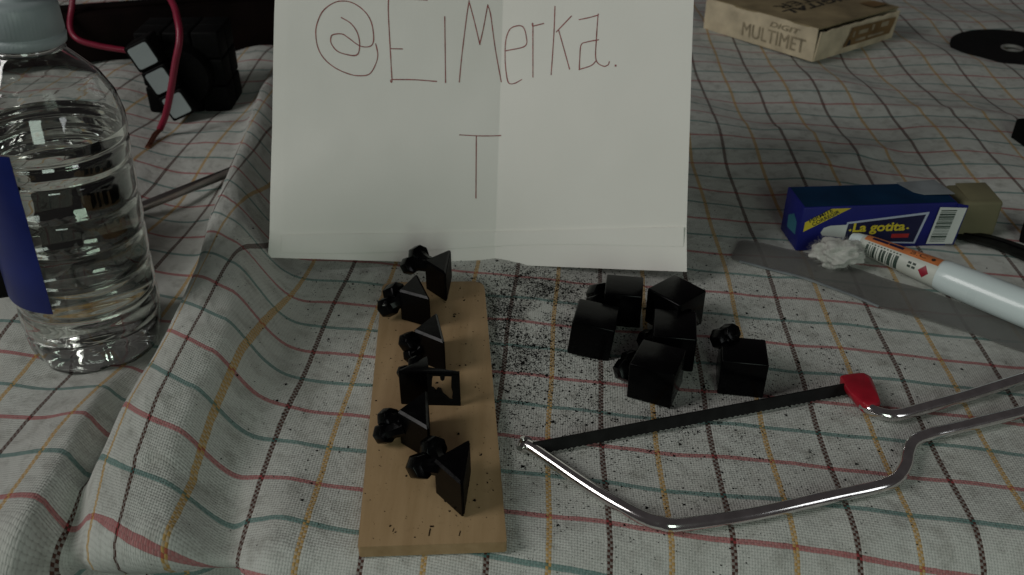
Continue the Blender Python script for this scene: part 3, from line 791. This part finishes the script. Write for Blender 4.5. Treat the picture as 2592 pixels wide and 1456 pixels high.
# ---------------------------------------------------------------- multimeter carton
mm = thing('multimeter_box', 'worn cream cardboard multimeter box at the back right', 'box', (28.94, 83.83, .12), 0)
e1 = Vector((-8.47, 11.10, 0)).normalized(); e2 = Vector((10.36, 7.59, 0)).normalized(); ez = Vector((0, 0, 1))
LA, LB, HB = 13.96, 12.84, 3.2
def panel(name, o, ex, ey, lx, ly, th, mat, bulge=0, nx=10, ny=6, seed=0, jag=0):
    """thin cardboard panel with thickness, slightly bulged and dented"""
    n = Vector(ex).cross(Vector(ey)).normalized(); V = []; F = []
    for s in (0, 1):
        for j in range(ny+1):
            for i in range(nx+1):
                a, b = i/nx, j/ny
                d = bulge*math.sin(math.pi*a)*math.sin(math.pi*min(1, b*1.0))+.05*noise.noise(Vector((a*4+seed, b*4, seed)))
                V.append(tuple(Vector(o)+Vector(ex)*lx*a+Vector(ey)*(ly*b-(jag*abs(noise.noise(Vector((a*7, seed, 1)))) if j == ny else 0))+n*(d-(th if s else 0))))
    m = (nx+1)*(ny+1)
    for j in range(ny):
        for i in range(nx):
            q = [j*(nx+1)+i, j*(nx+1)+i+1, (j+1)*(nx+1)+i+1, (j+1)*(nx+1)+i]; F.append(q); F.append([m+k for k in q[::-1]])
    for i in range(nx):
        F.append([i+1, i, m+i, m+i+1]); k = ny*(nx+1)+i; F.append([k, k+1, m+k+1, m+k])
    for j in range(ny):
        k = j*(nx+1); F.append([k, k+nx+1, m+k+nx+1, m+k]); k = j*(nx+1)+nx; F.append([k+nx+1, k, m+k, m+k+nx+1])
    return mesh(name, V, F, mat, mm, smooth=False)
A_ = e1*LA
panel('side_panel', A_, -e1, ez, LA, HB, .15, M_box_card, .06, 16, 6, 1)
panel('top_panel', ez*(HB+.02)+e2*.0, e2, e1, LB+.15, LA, .15, M_box_top, .18, 14, 14, 2)
panel('back_panel', A_+e2*LB, -e2, ez, LB, HB-.2, .15, M_box_card, .05, 8, 4, 3)
panel('far_side_panel', e2*LB, e1, ez, LA, HB-.2, .15, M_box_card, .05, 8, 4, 4)
panel('base_panel', ez*.0, e1, e2, LA, LB, .1, M_box_card, 0, 4, 4, 5)
panel('end_flap', e2*.15-e1*.05, e2, (ez+e1*-.10).normalized(), LB-.2, HB-.28, .12, M_box_card, .35, 14, 6, 6, .25)
so = A_+Vector((0, 0, 0)); 
text_on('side_lettering', 'MULTIMET', so, -e1, ez, 5.2, .55, .13, M_box_ink, mm, width=7.7, height=1.35)
text_on('side_lettering', 'DIGIT', so, -e1, ez, 8.5, 2.2, .13, M_box_ink, mm, width=3.6, height=.52, shear=.25, bold=.01)
# lettering on the lid runs towards the front side
to = ez*(HB+.02); ex_, ey_ = -e2, -e1
lid = lambda x, y: .18*math.sin(math.pi*min(1, max(0, -x/(LB+.15))))*math.sin(math.pi*min(1, max(0, -y/LA)))+.05*noise.noise(Vector((-x/(LB+.15)*4+2, -y/LA*4, 2)))+.035
text_on('lid_lettering', 'METER', to, ex_, ey_, -11.6, -7.35, lid, M_box_black, mm, width=9.3, height=1.3, bold=.0)
text_on('lid_lettering', 'DIGITAL', to, ex_, ey_, -14.1+1.6, -5.75, lid, M_box_black, mm, width=10.8, height=1.25, shear=.2, bold=.03)
fo = e2*.15-e1*.05; fy = (ez+e1*-.10).normalized()
poly_on('flap_print', fo, e2, fy, [(3.6, .85), (11.2, .95), (11.6, 2.6), (4.4, 2.75)], .40, M_box_flap, mm)
glyph = []
for x, y, wd, ht in ((4.7, 1.7, .30, .6), (5.6, 1.85, 1.5, .4), (7.7, 1.9, .35, .6), (9.2, 1.95, 1.2, .5), (5.4, 1.15, 1.6, .28), (7.4, 1.2, 2.6, .22)):
    glyph.append([(x, y), (x+wd, y), (x+wd, y+ht), (x, y+ht)])
polys_on('flap_print_marks', fo, e2, fy, glyph, .43, M_box_ink, mm)
poly_on('flap_triangle', fo, e2, fy, [(4.0, .92), (4.75, .95), (4.55, 1.5), (4.3, 1.55)], .43, M_box_black, mm)
poly_on('lid_patch', to, ex_, ey_, [(-12.2, -2.4), (-10.2, -2.8), (-10.0, -1.0), (-12.3, -.8)], .22, M_box_flap, mm)

# ---------------------------------------------------------------- cutting disc, dark thing at the right edge
disc = thing('cutting_disc', 'flat black round disc with a small pale centre hole at the right', 'disc', (50.2, 88.0, .35))
dz = float(surf(50, 88)[2])+.28; disc.location.z = dz*S; disc.rotation_euler = (R(1.5), R(-1), 0)
bm = bmesh.new(); add_lathe(bm, [(1.05, 0), (5.75, 0), (5.75, .25), (1.9, .25), (1.8, .18), (1.05, .18)], 72, close=True); frombm('disc', bm, M_disc, disc, autosmooth=40)
bm = bmesh.new(); add_lathe(bm, [(.90, -.02), (1.05, -.02), (1.05, .24), (.90, .24)], 40, close=True); frombm('ring', bm, M_disc_hole, disc, autosmooth=40)
plug = thing('black_block', 'small black block cut off by the right frame edge', 'block', (41.4, 64.3, float(surf(41, 64)[2])), 12)
bm = bmesh.new(); add_box(bm, (0, 0, .9), (3.2, 3.6, 1.8), None, .2, 3); frombm('body', bm, M_dark, plug, autosmooth=40)
bm = bmesh.new(); add_box(bm, (2.2, 0, .9), (1.4, 1.6, .8), None, .1, 2); frombm('stub', bm, M_black, plug, autosmooth=40)

# ---------------------------------------------------------------- glue box
gl = thing('glue_box', 'small navy blue glue box with yellow lettering', 'box', (17.55, 47.55, .1), 4)
GL_, GD, GHh = 9.6, 2.9, 3.0
bm = bmesh.new(); add_box(bm, (GL_/2, GD/2, GHh/2), (GL_, GD, GHh), None, .07, 2); frombm('carton', bm, M_navy, gl, autosmooth=40)
mesh('top_print', quad_on((0, 0, GHh), (1, 0, 0), (0, 1, 0), .12, GL_-.1, .1, GD-.1, .006), [[0, 1, 2, 3]], M_navy_top, gl)
mesh('front_end_flap', *(lambda V: (V, [[0, 1, 2, 3], [7, 6, 5, 4], [0, 4, 5, 1], [1, 5, 6, 2], [2, 6, 7, 3], [3, 7, 4, 0]]))(
    [(GL_-.02, -.04, .15), (GL_+.42, -.12, .12), (GL_+.62, -.14, GHh-.15), (GL_-.02, -.04, GHh-.05), (GL_-.02, .04, .15), (GL_+.42, -.04, .12), (GL_+.62, -.06, GHh-.15), (GL_-.02, .04, GHh-.05)]), M_navy, gl)
mesh('torn_flap', [(GL_-2.6, GD+.02, GHh+.02), (GL_-.1, GD+.1, GHh+.1), (GL_+.2, .9, GHh+.14), (GL_-1.6, 1.1, GHh+.05), (GL_-2.1, 1.5, GHh+.03),
     (GL_-2.6, GD+.02, GHh+.05), (GL_-.1, GD+.1, GHh+.13), (GL_+.2, .9, GHh+.17), (GL_-1.6, 1.1, GHh+.08), (GL_-2.1, 1.5, GHh+.06)],
     [[5, 9, 8, 7, 6], [0, 1, 2, 3, 4]]+[[i, (i+1) % 5, (i+1) % 5+5, i+5] for i in range(5)], M_clear_flap, gl)
fo = (0, 0, 0); fx = (1, 0, 0); fz = (0, 0, 1)
def gp(name, pts, lift, mat): return poly_on(name, (0, 0, 0), fx, fz, pts, lift, mat, gl)
gp('yellow_flash', [(.25, 1.35), (2.95, 2.88), (1.75, 2.88), (.25, 2.0)], .006, M_yellow)
fd = Vector((.87, 0, .493)).normalized(); fup = Vector((-.493, 0, .87)).normalized()
text_on('flash_lettering', 'PERMITE', (.42, 0, 1.76), fd, fup, .22, .10, .014, M_dark_print, gl, width=1.5, height=.27, bold=.02)
text_on('flash_lettering', 'CORREGIR', (.42, 0, 1.76), fd, fup, .30, -.23, .014, M_dark_print, gl, width=1.75, height=.27, bold=.02)
# tube picture
gp('tube_outline', [(2.75, .55), (7.55, .25), (7.95, 2.45), (2.9, 1.92)], .006, M_pale)
gp('tube_panel', [(2.9, .62), (7.42, .36), (7.76, 2.28), (3.0, 1.80)], .010, M_deep_blue)
gp('tube_tip', [(1.35, 1.25), (1.5, 1.05), (2.95, .85), (2.95, 1.75), (1.9, 1.72), (1.5, 1.58)], .012, M_white_print)
text_on('box_lettering', 'La gotita', (0, 0, 0), fx, fz, 3.35, 1.02, .016, M_yellow, gl, width=3.3, height=.82, bold=.03)
gp('lettering_mark', [(3.08, 1.36), (3.2, 1.27), (3.28, 1.36), (3.2, 1.45)], .016, M_yellow)
gp('lettering_mark', [(6.72, 1.36), (6.82, 1.29), (6.92, 1.36), (6.82, 1.43)], .016, M_yellow)
gp('red_block', [(5.9, .72), (7.0, .70), (7.02, .98), (5.9, 1.0)], .016, M_red_print)
bo = Vector((GL_-1.45, -.0, 0)); bx_ = (.998, -.06, 0)
def bp_(name, pts, lift, mat): return polys_on(name, bo, (1, 0, 0), fz, pts, lift, mat, gl)
bfx = Vector((1, -.055, .01))
polys_on('barcode_field', bo+Vector((0, .02, 0)), bfx, fz, [[(.1, .22), (1.75, .2), (2.0, 2.7), (.35, 2.78)]], .075, M_white_print, gl)
bars = []; z = .38
while z < 2.55:
    hgt = rnd.choice((.03, .05, .05, .08, .12)); sl = .1*z
    bars.append([(.22+sl, z), (1.18+sl, z), (1.18+sl, z+hgt), (.22+sl, z+hgt)]); z += hgt+rnd.choice((.03, .045, .07))
polys_on('barcode', bo+Vector((0, .02, 0)), bfx, fz, bars, .085, M_barcode, gl)
# left end print
mesh('end_print', [(-.008, .5, .9), (-.008, 1.9, .7), (-.008, 2.0, 1.5), (-.008, 1.2, 2.0), (-.008, .6, 1.7)], [[0, 4, 3, 2, 1]], M_teal, gl)

# yellowish card piece behind the glue box
am = thing('yellowed_card_box', 'small yellowish card box standing at the right end of the blue glue box', 'box', (29.3, 50.3, .1), 3)
bm = bmesh.new(); add_box(bm, (0, .3, 1.25), (2.6, 2.6, 2.5), None, .22, 3); frombm('carton', bm, M_amber, am, autosmooth=40)
bm = bmesh.new(); add_box(bm, (.2, .2, 2.54), (2.0, 2.3, .10), Matrix.Rotation(R(6), 4, 'X'), .04, 2); frombm('flap', bm, M_amber, am, autosmooth=40)

# black strips
rs = thing('rubber_strip', 'black flat strip curving out from under the yellowish box to the right', 'strip', (29, 48.5, .1))
def ribbon(name, L_, wd, th, mat, parent, o, zoff=.12):
    P = catmull([(x, y, 0) for x, y in L_], 8); V = []; F = []
    for i, p in enumerate(P):
        tdir = (P[min(i+1, len(P)-1)]-P[max(i-1, 0)]).normalized(); nn = Vector((-tdir.y, tdir.x, 0))
        f = i/(len(P)-1); ww = wd(f) if callable(wd) else wd
        for s in (1, -1):
            q = p+nn*ww*s; zz = float(surf(q.x, q.y)[2])+zoff
            V.append((q.x-o[0], q.y-o[1], zz+th)); V.append((q.x-o[0], q.y-o[1], zz))
    for i in range(len(P)-1):
        k = 4*i; F += [[k, k+2, k+6, k+4], [k+1, k+5, k+7, k+3], [k, k+4, k+5, k+1], [k+2, k+3, k+7, k+6]]
    F += [[0, 1, 3, 2], [4*len(P)-4, 4*len(P)-2, 4*len(P)-1, 4*len(P)-3]]
    return mesh(name, V, F, mat, parent)
ribbon('strip', [(26.6, 49.9), (28.3, 49.4), (30.2, 48.0), (32.0, 45.9), (33.6, 42.8)], lambda f: .45+.65*f, .16, M_rubber, rs, (29, 48.5))
ribbon('strip_edge', [(28.3, 49.55), (30.2, 48.2), (32.0, 46.1), (33.6, 43)], .06, .06, M_black, rs, (29, 48.5), .30)
bc = thing('black_clip', 'black corner of an object just inside the right edge, beyond the black strip', 'object', (33.6, 48.6, .1), -30)
bm = bmesh.new(); add_box(bm, (0, 0, .5), (3.0, 1.7, 1.0), None, .12, 2); frombm('body', bm, M_dark, bc, autosmooth=40)
bm = bmesh.new(); add_box(bm, (.2, 0, 1.06), (2.0, 1.0, .14), None, .05, 2); frombm('raised_pad', bm, M_black, bc, autosmooth=40)

# ---------------------------------------------------------------- smoky strip on the cloth
st = thing('smoky_plastic_strip', 'long smoky translucent plastic strip with rounded end, lying under the white pen', 'strip', (20, 43, 0))
LO = catmull([(13.42, 46.85, 0), (13.75, 46.3, 0), (16.4, 44.9, 0), (18.65, 43.2, 0), (20.6, 41.4, 0), (24.2, 39.0, 0), (26.9, 36.9, 0), (31.5, 33.8, 0)], 8)
UP = catmull([(14.3, 48.75, 0), (15.0, 48.7, 0), (17.55, 47.5, 0), (20.0, 45.9, 0), (22.2, 44.2, 0), (24.6, 42.35, 0), (27.6, 39.6, 0), (33.0, 35.6, 0)], 8)
V = []; F = []; nn_ = 7
for i in range(len(LO)):
    for top in (1, 0):
        for k in range(nn_):
            p = LO[i].lerp(UP[i], k/(nn_-1)); V.append((p.x-20, p.y-43, float(surf(p.x, p.y)[2])+.10+.05*math.sin(i*.2)+(.06 if top else 0)))
for i in range(len(LO)-1):
    a, b = i*2*nn_, (i+1)*2*nn_
    for k in range(nn_-1): F += [[a+k, a+k+1, b+k+1, b+k], [a+nn_+k, b+nn_+k, b+nn_+k+1, a+nn_+k+1]]
    F += [[a, b, b+nn_, a+nn_], [a+nn_-1, a+2*nn_-1, b+2*nn_-1, b+nn_-1]]
for k in range(nn_-1): F += [[k, nn_+k, nn_+k+1, k+1]]
mesh('strip', V, F, M_strip, st)
ribbon('rim', [(13.8, 46.28), (16.35, 44.85), (18.6, 43.15), (20.55, 41.36)], .05, .10, M_clear_flap, st, (20, 43), .12)

# ---------------------------------------------------------------- correction pen
pen = thing('correction_pen', 'white correction pen with orange label, lying across the smoky strip', 'pen', (20.85, 47.55, .98))
pd = Vector((28.6-20.85, 38.75-47.55, .05)); PL = pd.length
px_ = pd.normalized(); pz = Vector((0, 0, 1)); pz = (pz-px_*pz.dot(px_)).normalized(); py = pz.cross(px_)
prm = Matrix((px_, py, pz)).transposed(); pen.rotation_euler = prm.to_euler()
def prad(x): return float(np.interp(x, [0, .35, .6, 1.0, 5.6, 5.75, 8.0, 10.5, 14], [.38, .50, .53, .60, .84, .92, .98, 1.0, .95]))
def pen_tube(name, x0, x1, mat, n=20, extra=0, cap=True):
    bm = bmesh.new(); xs_ = np.linspace(x0, x1, n)
    add_tube(bm, [(x, 0, 0) for x in xs_], [prad(x)+extra for x in xs_], 40, cap); return frombm(name, bm, mat, pen, autosmooth=50)
pen_tube('barrel', 5.62, 13.6, M_pen_white); pen_tube('label_sleeve', .75, 5.62, M_pen_label, 24, .004, False); pen_tube('end_plug', 0, .76, M_pen_white)
def pen_patch(name, pts_or_faces, mat, lift, parent=pen):
    """flat outline wrapped round the barrel: x along it, arc (degrees) round it, 0 = top, + = viewer's side"""
    V = []; F = []
    for poly in pts_or_faces:
        F.append(list(range(len(V), len(V)+len(poly))))
        for x, a in poly:
            r = prad(x)+lift; V.append((x, -r*math.sin(R(a)), r*math.cos(R(a))))
    return mesh(name, V, F, mat, parent)
def strip_poly(x0, x1, a0, a1, n=8, m=1):
    out = []
    for k in range(n):
        for j in range(m):
            A = a0+(a1-a0)*k/n; B = a0+(a1-a0)*(k+1)/n; xa = x0+(x1-x0)*j/m; xb = x0+(x1-x0)*(j+1)/m
            out.append([(xa, A), (xa, B), (xb, B), (xb, A)])
    return out
SIDE = 1          # which way round faces the camera
def sgn(p): return [[(x, SIDE*a) for x, a in q] for q in p]
pen_patch('orange_band', sgn(strip_poly(.95, 5.55, -50, 34, 14, 8)), M_orange, .012)
pen_patch('blue_print', sgn(strip_poly(1.35, 2.35, -2, 17, 3, 3)+strip_poly(2.4, 3.3, -2, 17, 3, 3)), M_deep_blue, .018)
pen_patch('lettering_ground', sgn(strip_poly(3.55, 4.95, -4, 22, 5, 4)), M_orange, .016)
V, F = text_data('BIC', .95, 1); V[:, 1] = V[:, 1]*24-32
pen_patch('brand_lettering', [[(3.75+V[i][0], -SIDE*-V[i][1] if False else SIDE*(22-(V[i][1]+32)*.95)) for i in f] for f in F], M_dark_print, .022)
pen_patch('brand_mark', sgn([[(5.12+.12*math.cos(k), 12+9*math.sin(k)) for k in np.linspace(0, 6.0, 10)]]), M_dark_print, .02)
bars = []; x = 1.25
for wbar, gap in ((.16, .07), (.05, .10), (.05, .05), (.14, .10), (.04, .16), (.12, .05), (.16, .10), (.05, .06), (.20, .09), (.05, .08), (.22, .1)):
    bars += strip_poly(x, x+wbar, 54, 126, 8, 1); x += wbar+gap
pen_patch('barcode', sgn(bars), M_barcode, .012)
digits = []
for k in range(11): digits += strip_poly(1.3+k*.2, 1.4+k*.2, 42, 48, 1, 1)
pen_patch('barcode_digits', sgn(digits), M_barcode, .012)
pen_patch('small_print', sgn(sum([strip_poly(3.95+i*.28, 4.15+i*.28, 56+j*16, 66+j*16, 2, 1) for i in range(2) for j in range(2)], [])), M_barcode, .012)
dia = []
nd = 10
for i in range(nd):
    for j in range(nd):
        def dm(s, t_): return (4.95+(s-t_)*.31+.0, 76+(s+t_-1)*27)
        dia.append([dm(i/nd, j/nd), dm((i+1)/nd, j/nd), dm((i+1)/nd, (j+1)/nd), dm(i/nd, (j+1)/nd)])
pen_patch('hazard_diamond', sgn(dia), M_crimson, .014)

# ---------------------------------------------------------------- cotton wool
ct = thing('cotton_ball', 'white fluffy cotton wool wad in front of the blue glue box', 'cotton wool', (19.55, 45.85, .1))
bm = bmesh.new()
bmesh.ops.create_icosphere(bm, subdivisions=6, radius=1)
for v in bm.verts:
    p = v.co.copy(); n = p.normalized()
    lump = max(0, noise.noise(n*1.7+Vector((3, 1, 7))))*.55+noise.noise(n*2.6)*.24+noise.noise(n*6)*.035
    r = .88+lump
    q = Vector((n.x*1.55, n.y*1.1, n.z*.85))*r
    q.z = max(q.z+.85, .03); v.co = q
surfp = [v.co.copy() for v in list(bm.verts)[::4]]
frombm('wad', bm, M_cotton, ct, smooth=True)
bm = bmesh.new()
for p in surfp:
    n = (p-Vector((0, 0, .9))).normalized(); d = (n+Vector((rnd.uniform(-1, 1), rnd.uniform(-1, 1), rnd.uniform(-.6, .8)))*1.1).normalized(); L_ = rnd.uniform(.10, .45)
    c = Vector((rnd.uniform(-1, 1), rnd.uniform(-1, 1), rnd.uniform(-1, 1)))*.12
    a, b, e = p-n*.02, p+d*L_*.5+c, p+d*L_+c*.3
    for s, f in ((a, b), (b, e)):
        w_ = (f-s).cross(n).normalized()*.0032 if (f-s).cross(n).length > 1e-6 else Vector((.007, 0, 0))
        bm.faces.new([bm.verts.new(s-w_), bm.verts.new(s+w_), bm.verts.new(f+w_*.6), bm.verts.new(f-w_*.6)])
fb = frombm('loose_fibres', bm, M_cotton, ct); tag(fb, kind='stuff')
